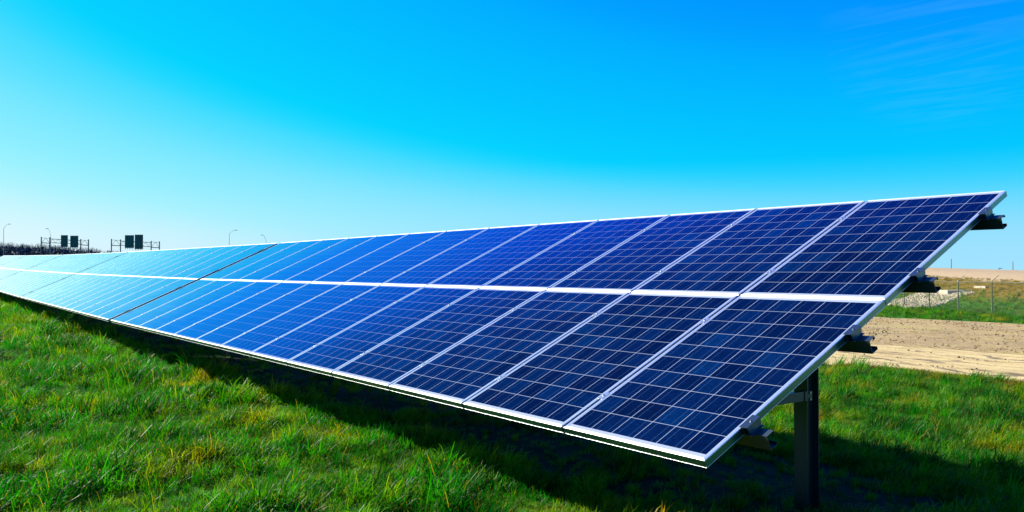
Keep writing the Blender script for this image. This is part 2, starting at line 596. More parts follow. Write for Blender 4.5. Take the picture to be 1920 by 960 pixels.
def ground_material():
    m, nt, b = new_mat('turf_ground')
    P = pos(nt)
    n1 = noise_n(nt, P, 0.8, 6, 0.6)
    n2 = noise_n(nt, P, 9.0, 5, 0.7)
    g = ramp(nt, n1.outputs[0], [(0.3, (0.006, 0.055, 0.001)), (0.5, (0.022, 0.105, 0.001)), (0.72, (0.07, 0.12, 0.003))])
    g = mixc(nt, 1.0, g, ramp(nt, n2.outputs[0], [(0.3, (0.55, 0.55, 0.55)), (0.7, (1.3, 1.3, 1.3))]), 'MULTIPLY')
    # height on the embankment: green foot, brown dry grass, bare earth on top
    sep = nt.nodes.new('ShaderNodeSeparateXYZ'); lk(nt, P, sep.inputs[0])
    v = math_n(nt, 'ADD', math_n(nt, 'MULTIPLY', math_n(nt, 'SUBTRACT', sep.outputs[0], F1.x), V.x), math_n(nt, 'MULTIPLY', math_n(nt, 'SUBTRACT', sep.outputs[1], F1.y), V.y))
    n3 = noise_n(nt, P, 0.35, 6, 0.65)
    v = math_n(nt, 'ADD', v, math_n(nt, 'MULTIPLY', math_n(nt, 'SUBTRACT', n3.outputs[0], 0.5), 5.0))
    f1 = math_n(nt, 'MULTIPLY', math_n(nt, 'SUBTRACT', v, 5.0), 0.35, True)
    f2 = math_n(nt, 'MULTIPLY', math_n(nt, 'SUBTRACT', v, 11.5), 0.9, True)
    n4 = noise_n(nt, P, 3.0, 6, 0.7)
    brown = ramp(nt, n4.outputs[0], [(0.3, (0.075, 0.065, 0.004)), (0.6, (0.16, 0.095, 0.012)), (0.8, (0.06, 0.10, 0.006))])
    dirt = ramp(nt, n4.outputs[0], [(0.3, (0.27, 0.19, 0.11)), (0.7, (0.34, 0.26, 0.16))])
    # bare earth under the glass, darkened in the colour to deepen the array's shade
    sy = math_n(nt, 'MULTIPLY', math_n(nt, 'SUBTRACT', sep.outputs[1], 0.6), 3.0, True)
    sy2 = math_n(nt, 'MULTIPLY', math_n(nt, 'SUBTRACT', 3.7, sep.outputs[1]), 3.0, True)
    shaded_earth = math_n(nt, 'MULTIPLY', math_n(nt, 'MULTIPLY', sy, sy2), math_n(nt, 'LESS_THAN', sep.outputs[0], 0.0))
    g = mixc(nt, shaded_earth, g, (0.009, 0.008, 0.006))
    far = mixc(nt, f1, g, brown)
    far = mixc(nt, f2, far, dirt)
    lk(nt, far, b.inputs['Base Color'])
    b.inputs['Roughness'].default_value = 0.95
    b.inputs['Specular IOR Level'].default_value = 0.1
    bp = N(nt, 'ShaderNodeBump', Strength=0.7, Distance=0.12)
    n5 = noise_n(nt, P, 5.0, 6, 0.7)
    lk(nt, n5.outputs[0], bp.inputs['Height']); lk(nt, bp.outputs[0], b.inputs['Normal'])
    return m


def track_material():
    m, nt, b = new_mat('cracked_earth_track')
    P = pos(nt)
    mp = N(nt, 'ShaderNodeMapping'); mp.inputs['Scale'].default_value = (0.45, 1.4, 1.0)
    lk(nt, P, mp.inputs[0])
    n1 = noise_n(nt, mp.outputs[0], 0.8, 7, 0.65)
    col = ramp(nt, n1.outputs[0], [(0.3, (0.34, 0.24, 0.09)), (0.55, (0.45, 0.34, 0.14)), (0.75, (0.52, 0.41, 0.18))])
    nd = noise_n(nt, mp.outputs[0], 1.6, 4, 0.6)
    wv = mixc(nt, 0.35, mp.outputs[0], nd.outputs['Color'])
    vo = N(nt, 'ShaderNodeTexVoronoi', feature='DISTANCE_TO_EDGE', Scale=1.5)
    lk(nt, wv, vo.inputs['Vector'])
    crack = ramp(nt, vo.outputs['Distance'], [(0.0, (0.0, 0, 0)), (0.03, (0.1, 0.1, 0.1)), (0.07, (1, 1, 1))])
    n2 = noise_n(nt, mp.outputs[0], 0.7, 3)
    keep = ramp(nt, n2.outputs[0], [(0.40, (0, 0, 0)), (0.56, (1, 1, 1))])
    dark = math_n(nt, 'MULTIPLY', math_n(nt, 'SUBTRACT', 1.0, crack), keep)
    col = mixc(nt, math_n(nt, 'MULTIPLY', dark, 0.9), col, (0.08, 0.05, 0.02))
    n3 = noise_n(nt, P, 7.0, 6, 0.75)
    col = mixc(nt, 1.0, col, ramp(nt, n3.outputs[0], [(0.3, (0.72, 0.70, 0.66)), (0.6, (1.08, 1.08, 1.08))]), 'MULTIPLY')
    lk(nt, col, b.inputs['Base Color'])
    b.inputs['Roughness'].default_value = 0.95
    bp = N(nt, 'ShaderNodeBump', Strength=0.8, Distance=0.05)
    hsum = math_n(nt, 'SUBTRACT', n3.outputs[0], math_n(nt, 'MULTIPLY', dark, 0.8))
    lk(nt, hsum, bp.inputs['Height']); lk(nt, bp.outputs[0], b.inputs['Normal'])
    return m


def gravel_material():
    m, nt, b = new_mat('stony_earth')
    P = pos(nt)
    n1 = noise_n(nt, P, 0.5, 6, 0.65)
    col = ramp(nt, n1.outputs[0], [(0.3, (0.25, 0.17, 0.065)), (0.55, (0.38, 0.27, 0.11)), (0.72, (0.34, 0.30, 0.06))])
    n2 = noise_n(nt, P, 6.0, 6, 0.8)
    col = mixc(nt, 1.0, col, ramp(nt, n2.outputs[0], [(0.3, (0.5, 0.48, 0.45)), (0.62, (1.15, 1.15, 1.15))]), 'MULTIPLY')
    lk(nt, col, b.inputs['Base Color'])
    b.inputs['Roughness'].default_value = 0.95
    bp = N(nt, 'ShaderNodeBump', Strength=1.0, Distance=0.1)
    lk(nt, n2.outputs[0], bp.inputs['Height']); lk(nt, bp.outputs[0], b.inputs['Normal'])
    return m


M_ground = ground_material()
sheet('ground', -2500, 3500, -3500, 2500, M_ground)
sheet('track', 13.5, 20.9, -160, 30, track_material(), 0.006)
sheet('gravel', 20.9, 39.7, -160, 30, gravel_material(), 0.010)


# ------------------------------------------------------------------ grass
def grass_material(dry=False):
    m, nt, b = new_mat('dry_grass_blades' if dry else 'grass_blades')
    oi = nt.nodes.new('ShaderNodeObjectInfo')
    P = oi.outputs['Location']
    n1 = noise_n(nt, P, 0.9, 5, 0.6)
    n1b = noise_n(nt, P, 3.1, 3, 0.6)
    s = math_n(nt, 'ADD', math_n(nt, 'MULTIPLY', n1.outputs[0], 0.65), math_n(nt, 'MULTIPLY', n1b.outputs[0], 0.35))
    col = ramp(nt, s, [(0.36, (0.001, 0.042, 0.0014)), (0.46, (0.003, 0.105, 0.0008)), (0.535, (0.026, 0.155, 0.0006)), (0.595, (0.12, 0.180, 0.001)), (0.66, (0.25, 0.18, 0.006))])
    if dry:
        col = ramp(nt, s, [(0.4, (0.09, 0.10, 0.004)), (0.5, (0.18, 0.15, 0.01)), (0.6, (0.20, 0.15, 0.02))])
    r = ramp(nt, oi.outputs['Random'], [(0.0, (0.28, 0.32, 0.3)), (0.6, (1.0, 1.0, 1.0)), (1.0, (1.7, 1.6, 1.4))])
    col = mixc(nt, 1.0, col, r, 'MULTIPLY')
    uv = nt.nodes.new('ShaderNodeUVMap'); uv.uv_map = 'UVMap'
    sep = nt.nodes.new('ShaderNodeSeparateXYZ'); lk(nt, uv.outputs[0], sep.inputs[0])
    # straw-coloured blades among the green (u holds a number per blade)
    straw = ramp(nt, sep.outputs[0], [(0.90, (0, 0, 0)), (0.95, (1, 1, 1))])
    col = mixc(nt, math_n(nt, 'MULTIPLY', straw, 0.7), col, (0.22, 0.20, 0.012))
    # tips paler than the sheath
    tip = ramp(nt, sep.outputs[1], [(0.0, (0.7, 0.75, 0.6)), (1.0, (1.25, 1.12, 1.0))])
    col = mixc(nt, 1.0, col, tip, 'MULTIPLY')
    lk(nt, col, b.inputs['Base Color'])
    b.inputs['Roughness'].default_value = 0.48
    b.inputs['Specular IOR Level'].default_value = 0.16
    tr = nt.nodes.new('ShaderNodeBsdfTranslucent')
    lk(nt, mixc(nt, 1.0, col, (1.7, 1.5, 0.5), 'MULTIPLY'), tr.inputs[0])
    mx = nt.nodes.new('ShaderNodeMixShader'); mx.inputs[0].default_value = 0.5
    lk(nt, b.outputs[0], mx.inputs[1]); lk(nt, tr.outputs[0], mx.inputs[2])
    lk(nt, mx.outputs[0], nt.nodes['Material Output'].inputs[0])
    return m


M_grass = grass_material()
M_dry = grass_material(True)
TUFTS = bpy.data.collections.new('grass_tufts')
DRYTUFTS = bpy.data.collections.new('dry_tufts')


def tuft(seed, n, rad, h0, h1, wid, lean, coll=None, mat=None):
    rnd = random.Random(seed)
    mb = MB()
    for _ in range(n):
        a = rnd.uniform(0, 2 * math.pi); r = rad * math.sqrt(rnd.random())
        bx, by = r * math.cos(a), r * math.sin(a)
        h = rnd.uniform(h0, h1)
        la = rnd.gauss(0.3, 1.3)
        out = rnd.uniform(0.15, 1.0) * lean
        dx, dy = math.cos(la) * out * h, math.sin(la) * out * h
        wa = rnd.uniform(0, math.pi)
        w = wid * rnd.uniform(0.7, 1.2)
        wx, wy = math.cos(wa) * w / 2, math.sin(wa) * w / 2
        cid = rnd.random()
        pts = []
        for t, ww in ((0, 1), (0.4, 0.9), (0.75, 0.6)):
            q = t * t
            pts.append(((bx + dx * q - wx * ww, by + dy * q - wy * ww, h * t * (1 - 0.18 * out * t)), (bx + dx * q + wx * ww, by + dy * q + wy * ww, h * t * (1 - 0.18 * out * t)), t))
        tipp = (bx + dx, by + dy, h * (1 - 0.35 * out))
        for (a0, b0, t0), (a1, b1, t1_) in zip(pts, pts[1:]):
            mb.quad([a0, b0, b1, a1], [(cid, t0), (cid, t0), (cid, t1_), (cid, t1_)])
        mb.quad([pts[-1][0], pts[-1][1], tipp], [(cid, 0.75), (cid, 0.75), (cid, 1.0)])
    me = mb.mesh('tuft', [mat or M_grass])
    me.polygons.foreach_set('use_smooth', [True] * len(me.polygons))
    o = bpy.data.objects.new('tuft', me)
    (coll or TUFTS).objects.link(o)


for s in range(6):
    tuft(s, 46, 0.085, 0.05, 0.155, 0.0052, 0.9)
for s in range(6, 8):
    tuft(s, 34, 0.05, 0.10, 0.23, 0.0062, 0.8)


for s in range(20, 24):
    tuft(s, 30, 0.09, 0.03, 0.13, 0.0055, 1.0, DRYTUFTS, M_dry)


def scatter(name, pts, coll, seed=0):
    """pts: (location, scale, rotation); instances stand on the points of one mesh"""
    me = bpy.data.meshes.new(name)
    me.from_pydata([p[0] for p in pts], [], [])
    a = me.attributes.new('sc', 'FLOAT_VECTOR', 'POINT'); a.data.foreach_set('vector', [c for p in pts for c in (p[1] if isinstance(p[1], tuple) else (p[1],) * 3)])
    a = me.attributes.new('rt', 'FLOAT_VECTOR', 'POINT'); a.data.foreach_set('vector', [c for p in pts for c in p[2]])
    o = bpy.data.objects.new(name, me)
    C.objects.link(o)
    ng = bpy.data.node_groups.new(name, 'GeometryNodeTree')
    ng.interface.new_socket('Geometry', in_out='INPUT', socket_type='NodeSocketGeometry')
    ng.interface.new_socket('Geometry', in_out='OUTPUT', socket_type='NodeSocketGeometry')
    gi = ng.nodes.new('NodeGroupInput'); go = ng.nodes.new('NodeGroupOutput')
    ip = ng.nodes.new('GeometryNodeInstanceOnPoints')
    ci = ng.nodes.new('GeometryNodeCollectionInfo')
    ci.inputs['Collection'].default_value = coll
    ci.inputs['Separate Children'].default_value = True
    ci.inputs['Reset Children'].default_value = True
    ip.inputs['Pick Instance'].default_value = True
    for nm, s_ in (('sc', 'Scale'), ('rt', 'Rotation')):
        at_ = ng.nodes.new('GeometryNodeInputNamedAttribute'); at_.data_type = 'FLOAT_VECTOR'
        at_.inputs['Name'].default_value = nm
        ng.links.new(at_.outputs[0], ip.inputs[s_])
    ng.links.new(gi.outputs[0], ip.inputs['Points'])
    ng.links.new(ci.outputs[0], ip.inputs['Instance'])
    ng.links.new(ip.outputs[0], go.inputs[0])
    md = o.modifiers.new('scatter', 'NODES'); md.node_group = ng
    return o


rg = random.Random(11)
pts = []


def grass_fill(x0, x1, y0, y1, step, dmin, dmax, scl, need=True):
    nx, ny = int((x1 - x0) / step), int((y1 - y0) / step)
    for i in range(nx):
        for j in range(ny):
            x = x0 + (i + rg.random()) * step
            y = y0 + (j + rg.random()) * step
            if y > 13.5 + 0.35 * noise.noise(Vector((x * 0.5, 0, 0))) + 0.15 * noise.noise(Vector((x * 2.1, 4, 0))) - 0.05 and y < 39.7 + 0.4 * rg.random():
                continue
            d = math.hypot(x - CAM.x, y - CAM.y)
            if not (dmin <= d < dmax): continue
            z = H(x, y)
            if not seen(Vector((x, y, z))): continue
            if y > 45:
                v, u, zc = hill(x, y)
                if v > 6 and rg.random() < (v - 6) / 4: continue
                if v > 10: continue
            k = noise.noise(Vector((x * 1.1, y * 1.1, 5))) + 0.7 * noise.noise(Vector((x * 3.2, y * 3.2, 7)))
            s = scl * (0.85 + 0.85 * k) * rg.uniform(0.7, 1.25)
            s = max(s, 0.5 * scl)
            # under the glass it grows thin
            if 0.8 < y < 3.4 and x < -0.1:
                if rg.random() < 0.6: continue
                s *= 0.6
            pts.append(((x, y, z - 0.005), (s * rg.uniform(0.9, 1.25), s * rg.uniform(0.9, 1.25), s), (rg.uniform(-0.12, 0.12), rg.uniform(0.0, 0.3), rg.uniform(-0.9, 0.9))))


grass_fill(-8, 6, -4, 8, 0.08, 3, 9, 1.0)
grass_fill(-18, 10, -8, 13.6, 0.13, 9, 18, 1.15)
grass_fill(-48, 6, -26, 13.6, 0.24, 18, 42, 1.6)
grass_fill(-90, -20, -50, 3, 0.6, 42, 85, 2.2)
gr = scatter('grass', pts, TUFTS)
tag(gr, 'tufty bright green grass with yellow dry patches around and under the solar arrays', 'grass', kind='stuff')
pts = []
for _ in range(26000):
    k = rg.random()
    if k < 0.45:      # fringe along the track
        x = rg.uniform(-30, 12); y = 13.35 + 0.35 * noise.noise(Vector((x * 0.5, 0, 0))) + rg.gauss(0, 0.22)
        if noise.noise(Vector((x * 0.8, 1, 1))) < -0.15: continue
        sc_ = rg.uniform(0.5, 1.1)
    elif k < 0.7:     # weeds in the stony strip
        x = rg.uniform(-45, 14); y = rg.uniform(21.0, 40.2)
        if noise.noise(Vector((x * 0.4, y * 0.35, 21))) < 0.12: continue
        sc_ = rg.uniform(0.35, 0.8)
    elif k < 0.9:     # withered grass high on the embankment
        uu, vv = rg.uniform(-30, 60), 5.0 + 7.5 * rg.random() ** 0.7
        if rg.random() < 0.4: continue
        q = F1 + U * uu + V * vv
        x, y = q.x, q.y
        sc_ = rg.uniform(1.0, 2.2)
    else:             # dead patches in the turf
        x = rg.uniform(-14, 4); y = rg.uniform(-4, 13)
        if noise.noise(Vector((x * 0.7, y * 0.7, 31))) < 0.38: continue
        sc_ = rg.uniform(0.6, 1.0)
    z = H(x, y)
    if not seen(Vector((x, y, z))): continue
    pts.append(((x, y, z), sc_, (rg.uniform(-0.12, 0.12), rg.uniform(0, 0.3), rg.uniform(0, 6.28))))
dr = scatter('dry_grass', pts, DRYTUFTS)
tag(dr, 'withered yellow-brown grass along the track edge, in the stony strip and on the embankment', 'grass', kind='stuff')
pts = []
grass_fill(-75, 20, 39.9, 80, 0.42, 30, 130, 1.5)
gr2 = scatter('embankment_grass', pts, TUFTS)
tag(gr2, 'short green grass by the fence and up the foot of the embankment', 'grass', kind='stuff')


# ------------------------------------------------------------------ stones
def stone_material(name, cols, s=1.0):
    m, nt, b = new_mat(name)
    oi = nt.nodes.new('ShaderNodeObjectInfo')
    c = ramp(nt, oi.outputs['Random'], [(0.0, cols[0]), (0.5, cols[1]), (1.0, cols[2])])
    n = noise_n(nt, pos(nt), 6.0 * s, 4)
    lk(nt, mixc(nt, 1.0, c, ramp(nt, n.outputs[0], [(0.3, (0.7, 0.7, 0.7)), (0.7, (1.1, 1.1, 1.1))]), 'MULTIPLY'), b.inputs['Base Color'])
    b.inputs['Roughness'].default_value = 0.9
    return m


def stones(collname, mat, n=6):
    col = bpy.data.collections.new(collname)
    for s in range(n):
        bm_v, bm_f = [], []
        rnd = random.Random(s + 50)
        import bmesh
        bm = bmesh.new()
        bmesh.ops.create_icosphere(bm, subdivisions=2, radius=1.0)
        off = Vector((rnd.random() * 40, rnd.random() * 40, 0))
        for v in bm.verts:
            k = 0.75 + 0.6 * noise.noise(v.co * 0.9 + off) + 0.2 * noise.noise(v.co * 2.5 + off)
            v.co = Vector((v.co.x * k * rnd.choice((1, 1)) * 1.1, v.co.y * k * 0.85, v.co.z * k * 0.65))
        me = bpy.data.meshes.new('stone')
        bm.to_mesh(me); bm.free()
        me.materials.append(mat)
        o = bpy.data.objects.new('stone', me)
        col.objects.link(o)
    return col


M_rock = stone_material('limestone_riprap', [(0.24, 0.19, 0.11), (0.34, 0.29, 0.18), (0.42, 0.37, 0.25)])
M_clod = stone_material('earth_clods', [(0.08, 0.055, 0.025), (0.20, 0.14, 0.06), (0.30, 0.23, 0.12)])
ROCKS, CLODS = stones('riprap_stones', M_rock), stones('clod_stones', M_clod)


def on_ground(px, py):
    """where the line of sight through that place of the picture meets the terrain"""
    d = 3.0
    while d < 600:
        p = at(px, py, d)
        if p.z <= H(p.x, p.y): return p
        d += 0.15
    return None


def slope_v(px, py):
    p = on_ground(px, py)
    return p


# outline of the riprap bed as surveyed (picture coordinates of its corners)
bed = [(1655, 571), (1700, 578), (1745, 577), (1775, 569), (1805, 556), (1829, 551), (1815, 549), (1775, 547), (1755, 549), (1720, 552), (1695, 560), (1670, 566), (1650, 567)]


def inside(x, y, poly):
    c = False
    for (x0, y0), (x1, y1) in zip(poly, poly[1:] + poly[:1]):
        if (y0 > y) != (y1 > y) and x < (x1 - x0) * (y - y0) / (y1 - y0) + x0: c = not c
    return c


bedw = [on_ground(*p) for p in bed]
bedp = [(p.x, p.y) for p in bedw if p]
pts = []
if len(bedp) > 4:
    xs_ = [p[0] for p in bedp]; ys_ = [p[1] for p in bedp]
    for _ in range(30000):
        x, y = rg.uniform(min(xs_), max(xs_)), rg.uniform(min(ys_), max(ys_))
        if not inside(x, y, bedp): continue
        s = rg.uniform(0.06, 0.15)
        pts.append(((x, y, H(x, y) + s * rg.uniform(0.1, 0.5)), s, (rg.uniform(0, 1.5), rg.uniform(0, 1.5), rg.uniform(0, 6.28))))
        if len(pts) > 4500: break
rr = scatter('riprap', pts, ROCKS)
tag(rr, 'bed of pale limestone riprap on the green slope behind the fence', 'stones', kind='stuff')

pts = []
for _ in range(60000):
    y = rg.uniform(21.2, 39.5); x = rg.uniform(-60, 20)
    p = Vector((x, y, H(x, y)))
    if not seen(p, 0.3): continue
    if noise.noise(Vector((x * 0.35, y * 0.6, 2))) + rg.uniform(-0.35, 0.35) < 0.05: continue
    s = 0.012 + 0.045 * rg.random() ** 4
    pts.append(((x, y, p.z + s * 0.3), s, (rg.uniform(0, 1.5), rg.uniform(0, 1.5), rg.uniform(0, 6.28))))
    if len(pts) > 16000: break
for _ in range(9000):
    y = rg.uniform(13.6, 20.8); x = rg.uniform(-35, 14)
    if noise.noise(Vector((x * 0.5, y * 1.2, 12))) < 0.3: continue
    s = 0.012 + 0.03 * rg.random() ** 3
    pts.append(((x, y, H(x, y) + s * 0.3), s, (rg.uniform(0, 1.5), rg.uniform(0, 1.5), rg.uniform(0, 6.28))))
cl = scatter('rubble', pts, CLODS)
tag(cl, 'loose stones and earth clods strewn over the brown strip behind the track', 'stones', kind='stuff')

# culvert slab above the riprap
M_conc = simple('concrete', (0.34, 0.30, 0.22), 0.9, 0, 0.15, 3.0, 0.3)
sp = on_ground(1806, 547)
if sp:
    mb = MB()
    M = Matrix.Translation((sp.x, sp.y, H(sp.x, sp.y))) @ Matrix.Rotation(math.atan2(V.y, V.x), 4, 'Z')
    mb.box((-1.6, -0.75, -0.5), (1.3, 0.75, 0.12), M)
    mb.box((1.3, -0.9, -0.5), (1.55, 0.9, 0.45), M)
    sl = mb.build('drain_slab', M_conc)
    tag(sl, 'small pale concrete drain slab at the top of the riprap bed', 'slab')

# ------------------------------------------------------------------ fence
M_fence = simple('fence_steel', (0.15, 0.15, 0.10), 0.5, 0.6)


def wire_material():
    m, nt, b = new_mat('chain_link')
    uv = nt.nodes.new('ShaderNodeUVMap'); uv.uv_map = 'UVMap'
    sep = nt.nodes.new('ShaderNodeSeparateXYZ'); lk(nt, uv.outputs[0], sep.inputs[0])
    a = math_n(nt, 'ADD', sep.outputs[0], sep.outputs[1])
    c = math_n(nt, 'SUBTRACT', sep.outputs[0], sep.outputs[1])

    def ln(x):
        f = math_n(nt, 'FRACT', math_n(nt, 'DIVIDE', x, 0.075))
        return math_n(nt, 'LESS_THAN', math_n(nt, 'ABSOLUTE', math_n(nt, 'SUBTRACT', f, 0.5)), 0.035)
    w = math_n(nt, 'MAXIMUM', ln(a), ln(c))
    b.inputs['Base Color'].default_value = (0.12, 0.13, 0.10, 1)
    b.inputs['Metallic'].default_value = 0.6
    lk(nt, w, b.inputs['Alpha'])
    return m


M_wire = wire_material()
fence = empty('chain_link_fence', (F1.x, F1.y, H(F1.x, F1.y)))
tag(fence, 'tall chain link fence with outward leaning arms along the foot of the embankment', 'fence')
FH = 1.92
posts = []
for k in range(-4, 22):
    q = F1 + U * (k * 4.0)
    posts.append(Vector((q.x, q.y, H(q.x, q.y))))
ang = 0.75
base = fence.location.copy()
arm = Vector((-V.x, -V.y, 0)).normalized() * 0
for i, p in enumerate(posts):
    r = p - base
    mb = MB()
    mb.tube(r + Vector((0, 0, -0.2)), r + Vector((0, 0, FH)), 0.045, n=8)
    mb.tube(r + Vector((0, 0, FH)), r + Vector((0, 0, FH + 0.05)), 0.05, 0.03, n=8)
    fp = mb.build('fence_post', M_fence, fence)
    mb = MB()
    mb.tube(r + Vector((0, 0, FH + 0.02)), r + Vector((V.x, V.y, 0)) * 0.40 + Vector((0, 0, FH + 0.38)), 0.022, 0.016, n=6)
    mb.build('arm', M_fence, fp)
mb = MB()
for p, q in zip(posts, posts[1:]):
    mb.tube(p - base + Vector((0, 0, FH - 0.03)), q - base + Vector((0, 0, FH - 0.03)), 0.028, n=6)
mb.build('top_rail', M_fence, fence)
mb = MB()
d_ = 0
for p, q in zip(posts, posts[1:]):
    L_ = (q - p).length
    a, b_ = p - base, q - base
    off = Vector((-V.x, -V.y, 0)) * 0.05
    mb.quad([a + off, b_ + off, b_ + off + Vector((0, 0, FH - 0.05)), a + off + Vector((0, 0, FH - 0.05))], [(d_, 0), (d_ + L_, 0), (d_ + L_, FH), (d_, FH)])
    d_ += L_
mb.build('wire_mesh', M_wire, fence)
for t_ in (0.33, 0.66, 1.0):
    mb = MB()
    for p, q in zip(posts, posts[1:]):
        o_ = Vector((V.x, V.y, 0)) * 0.40 * t_ + Vector((0, 0, FH + 0.02 + 0.36 * t_))
        mb.tube(p - base + o_, q - base + o_, 0.003, n=4, cap=False)
    mb.build('barbed_wire', M_fence, fence)

# ------------------------------------------------------------------ far roadside: lamps, sign gantries, poles
M_pole = simple('lamp_steel', (0.16, 0.20, 0.24), 0.5, 0.5)
M_dark = simple('weathered_steel', (0.07, 0.085, 0.10), 0.6, 0.4)
M_sign = simple('sign_back', (0.045, 0.11, 0.10), 0.6, 0.2, 0.2, 0.8)
GROUND_FAR = -1.2


def lamp(px, ptop, d, side, reach, lab, rise=1.4, r=0.085):
    top = at(px, ptop, d)
    g = H(top.x, top.y)
    root = empty('street_lamp', (top.x, top.y, g))
    mb = MB()
    hh = top.z - g
    mb.tube((0, 0, 0), (0, 0, hh), r, r * 0.55, n=8)
    mb.tube((0, 0, 0), (0, 0, 0.5), r * 1.5, r * 1.5, n=8)
    mb.build('pole', M_pole, root)
    mb = MB()
    last = Vector((0, 0, hh))
    for k in range(1, 7):
        t = k / 6
        nx = RIGHT * (side * reach * t) + Vector((0, 0, hh + rise * math.sin(t * math.pi / 2)))
        mb.tube(last, nx, r * 0.45, r * 0.38, n=6)
        last = nx
    mb.build('arm', M_pole, root)
    mb = MB()
    M = Matrix.Translation(last) @ Matrix.Rotation(math.atan2(RIGHT.y * side, RIGHT.x * side), 4, 'Z')
    mb.box((-0.1, -0.12, -0.06), (0.55, 0.12, 0.03), M)
    mb.box((0.0, -0.09, -0.10), (0.45, 0.09, -0.06), M)
    mb.build('lamp_head', M_pole, root)
    tag(root, lab, 'street lamp', 'street lamps along the far road')


lamp(7, 428, 215, 1, 1.2, 'street lamp at the left picture edge, in front of the bare trees', 1.1)
lamp(95, 441, 225, -1, 0.8, 'street lamp with its arm leaning left above the left sign gantry', 1.8)
lamp(430, 438, 215, 1, 1.5, 'street lamp with its arm to the right above the middle of the solar row', 0.9)
lamp(499, 452, 230, -1, 0.9, 'street lamp with its arm to the left just left of the first dark gap', 1.7)


def gantry(d, legs, ytop, ybot, signs, lab, slopey):
    """legs: picture columns of the four legs; the beam runs between the inner pair"""
    o = at((legs[0] + legs[-1]) / 2, 470, d)
    g = H(o.x, o.y)
    root = empty('sign_gantry', (o.x, o.y, g))
    B = Vector((o.x, o.y, g))

    def P(px, py, back=0.0):
        dd = d + back
        # the beam recedes slightly to the right
        return at(px, py + slopey * (px - legs[0]), dd) - B
    for i, lx in enumerate(legs):
        top = P(lx, ytop - 1)
        mb = MB()
        mb.tube((top.x, top.y, 0), top, 0.17, 0.15, n=10)
        mb.tube((top.x, top.y, 0), (top.x, top.y, 0.3), 0.4, 0.4, n=10)
        mb.build('leg', M_dark, root)
    for a, b in ((legs[0], legs[1]), (legs[2], legs[3])):
        mb = MB()
        mb.tube(P(a, ybot), P(b, ybot), 0.12, n=6)
        mb.tube(P(a, ybot), P((a + b) / 2, ytop + 1), 0.05, n=5)
        mb.tube(P((a + b) / 2, ytop + 1), P(b, ybot), 0.05, n=5)
        mb.tube(P(a, ytop + 1), P(b, ytop + 1), 0.05, n=5)
        mb.build('cross_bar', M_dark, root)
    mb = MB()
    n = int((legs[2] - legs[1]) / 5)
    for back in (0.0, 1.4):
        for yy in (ytop + 2, ybot - 1):
            mb.tube(P(legs[1], yy, back), P(legs[2], yy, back), 0.09, n=6)
        for k in range(n):
            x0 = legs[1] + (legs[2] - legs[1]) * k / n
            x1 = legs[1] + (legs[2] - legs[1]) * (k + 1) / n
            ys0, ys1 = (ytop + 2, ybot - 1) if k % 2 else (ybot - 1, ytop + 2)
            mb.tube(P(x0, ys0, back), P(x1, ys1, back), 0.045, n=5)
    mb.build('truss', M_dark, root)
    for (x0, x1, y0, y1) in signs:
        mb = MB()
        xm = (x0 + x1) / 2
        a, b = at(x0, y1, d - 0.6) - B, at(x1, y1, d - 0.6) - B
        w = (b - a).length
        hgt = (at(x0, y0, d - 0.6) - at(x0, y1, d - 0.6)).length
        M = Matrix.Translation(a) @ Matrix.Rotation(math.atan2(RIGHT.y, RIGHT.x), 4, 'Z')
        mb.box((0, 0, 0), (w, 0.06, hgt), M)
        s = mb.build('sign_panel', M_sign, root)
        mb = MB()
        nr = 5
        for k in range(nr):
            xx = w * (k + 0.5) / nr
            mb.box((xx - 0.05, -0.12, -0.35), (xx + 0.05, -0.002, hgt + 0.05), M)
        mb.build('stiffener', M_dark, s)
    tag(root, lab, 'sign gantry', 'highway sign gantries on the horizon')


gantry(240, (77.5, 93.5, 151.5, 166), 445, 455, [(114, 127, 441, 463), (131.5, 146.5, 442, 464)], 'highway sign gantry seen from behind with two separate sign boards, rising from the bare trees', 0.055)
gantry(250, (209, 226, 283.5, 299), 449, 460, [(234, 251, 441, 465), (252.5, 268, 440, 467)], 'highway sign gantry right of the other one, its two sign boards touching each other', 0.05)


def utility_pole(px, ptop, d, lab, armed=None):
    top = at(px, ptop, d)
    g = H(top.x, top.y)
    root = empty('utility_pole', (top.x, top.y, g))
    mb = MB()
    mb.tube((0, 0, -0.3), (0, 0, top.z - g), 0.17, 0.12, n=8)
    mb.build('pole', M_pole, root)
    if armed is not None:
        mb = MB()
        z = top.z - g - 0.1
        a, b = armed
        mb.tube(RIGHT * a + Vector((0, 0, z)), RIGHT * b + Vector((0, 0, z)), 0.10, n=6)
        mb.build('crossarm', M_pole, root)
    tag(root, lab, 'pole', 'thin poles beyond the embankment')


utility_pole(1783.5, 485.5, 250, 'tall thin pole beyond the embankment, leftmost of those behind the bare crest')
utility_pole(1899, 490.5, 240, 'tall thin pole beyond the embankment at the right picture edge')
utility_pole(1873, 502.5, 250, 'short pole with a one-sided arm, left of the pole at the right picture edge', (-0.2, 0.9))
utility_pole(1862, 508.3, 300, 'tiny pole top with a short crossbar barely clearing the embankment crest', (-0.3, 0.6))

# ------------------------------------------------------------------ bare wood on the horizon
M_bark_haze = simple('hazed_branches', (0.020, 0.035, 0.060), 0.9, 0, 0.3, 0.3)  # blue of distant haze put into the bark colour
rw = random.Random(5)
mb = MB()


def stick(a, b, r):
    a, b = Vector(a), Vector(b)
    w = RIGHT * r
    mb.quad([a - w, a + w, b + w * 0.4, b - w * 0.4])
    w2 = Vector((FWD.x, FWD.y, 0)) * r
    mb.quad([a - w2, a + w2, b + w2 * 0.4, b - w2 * 0.4])


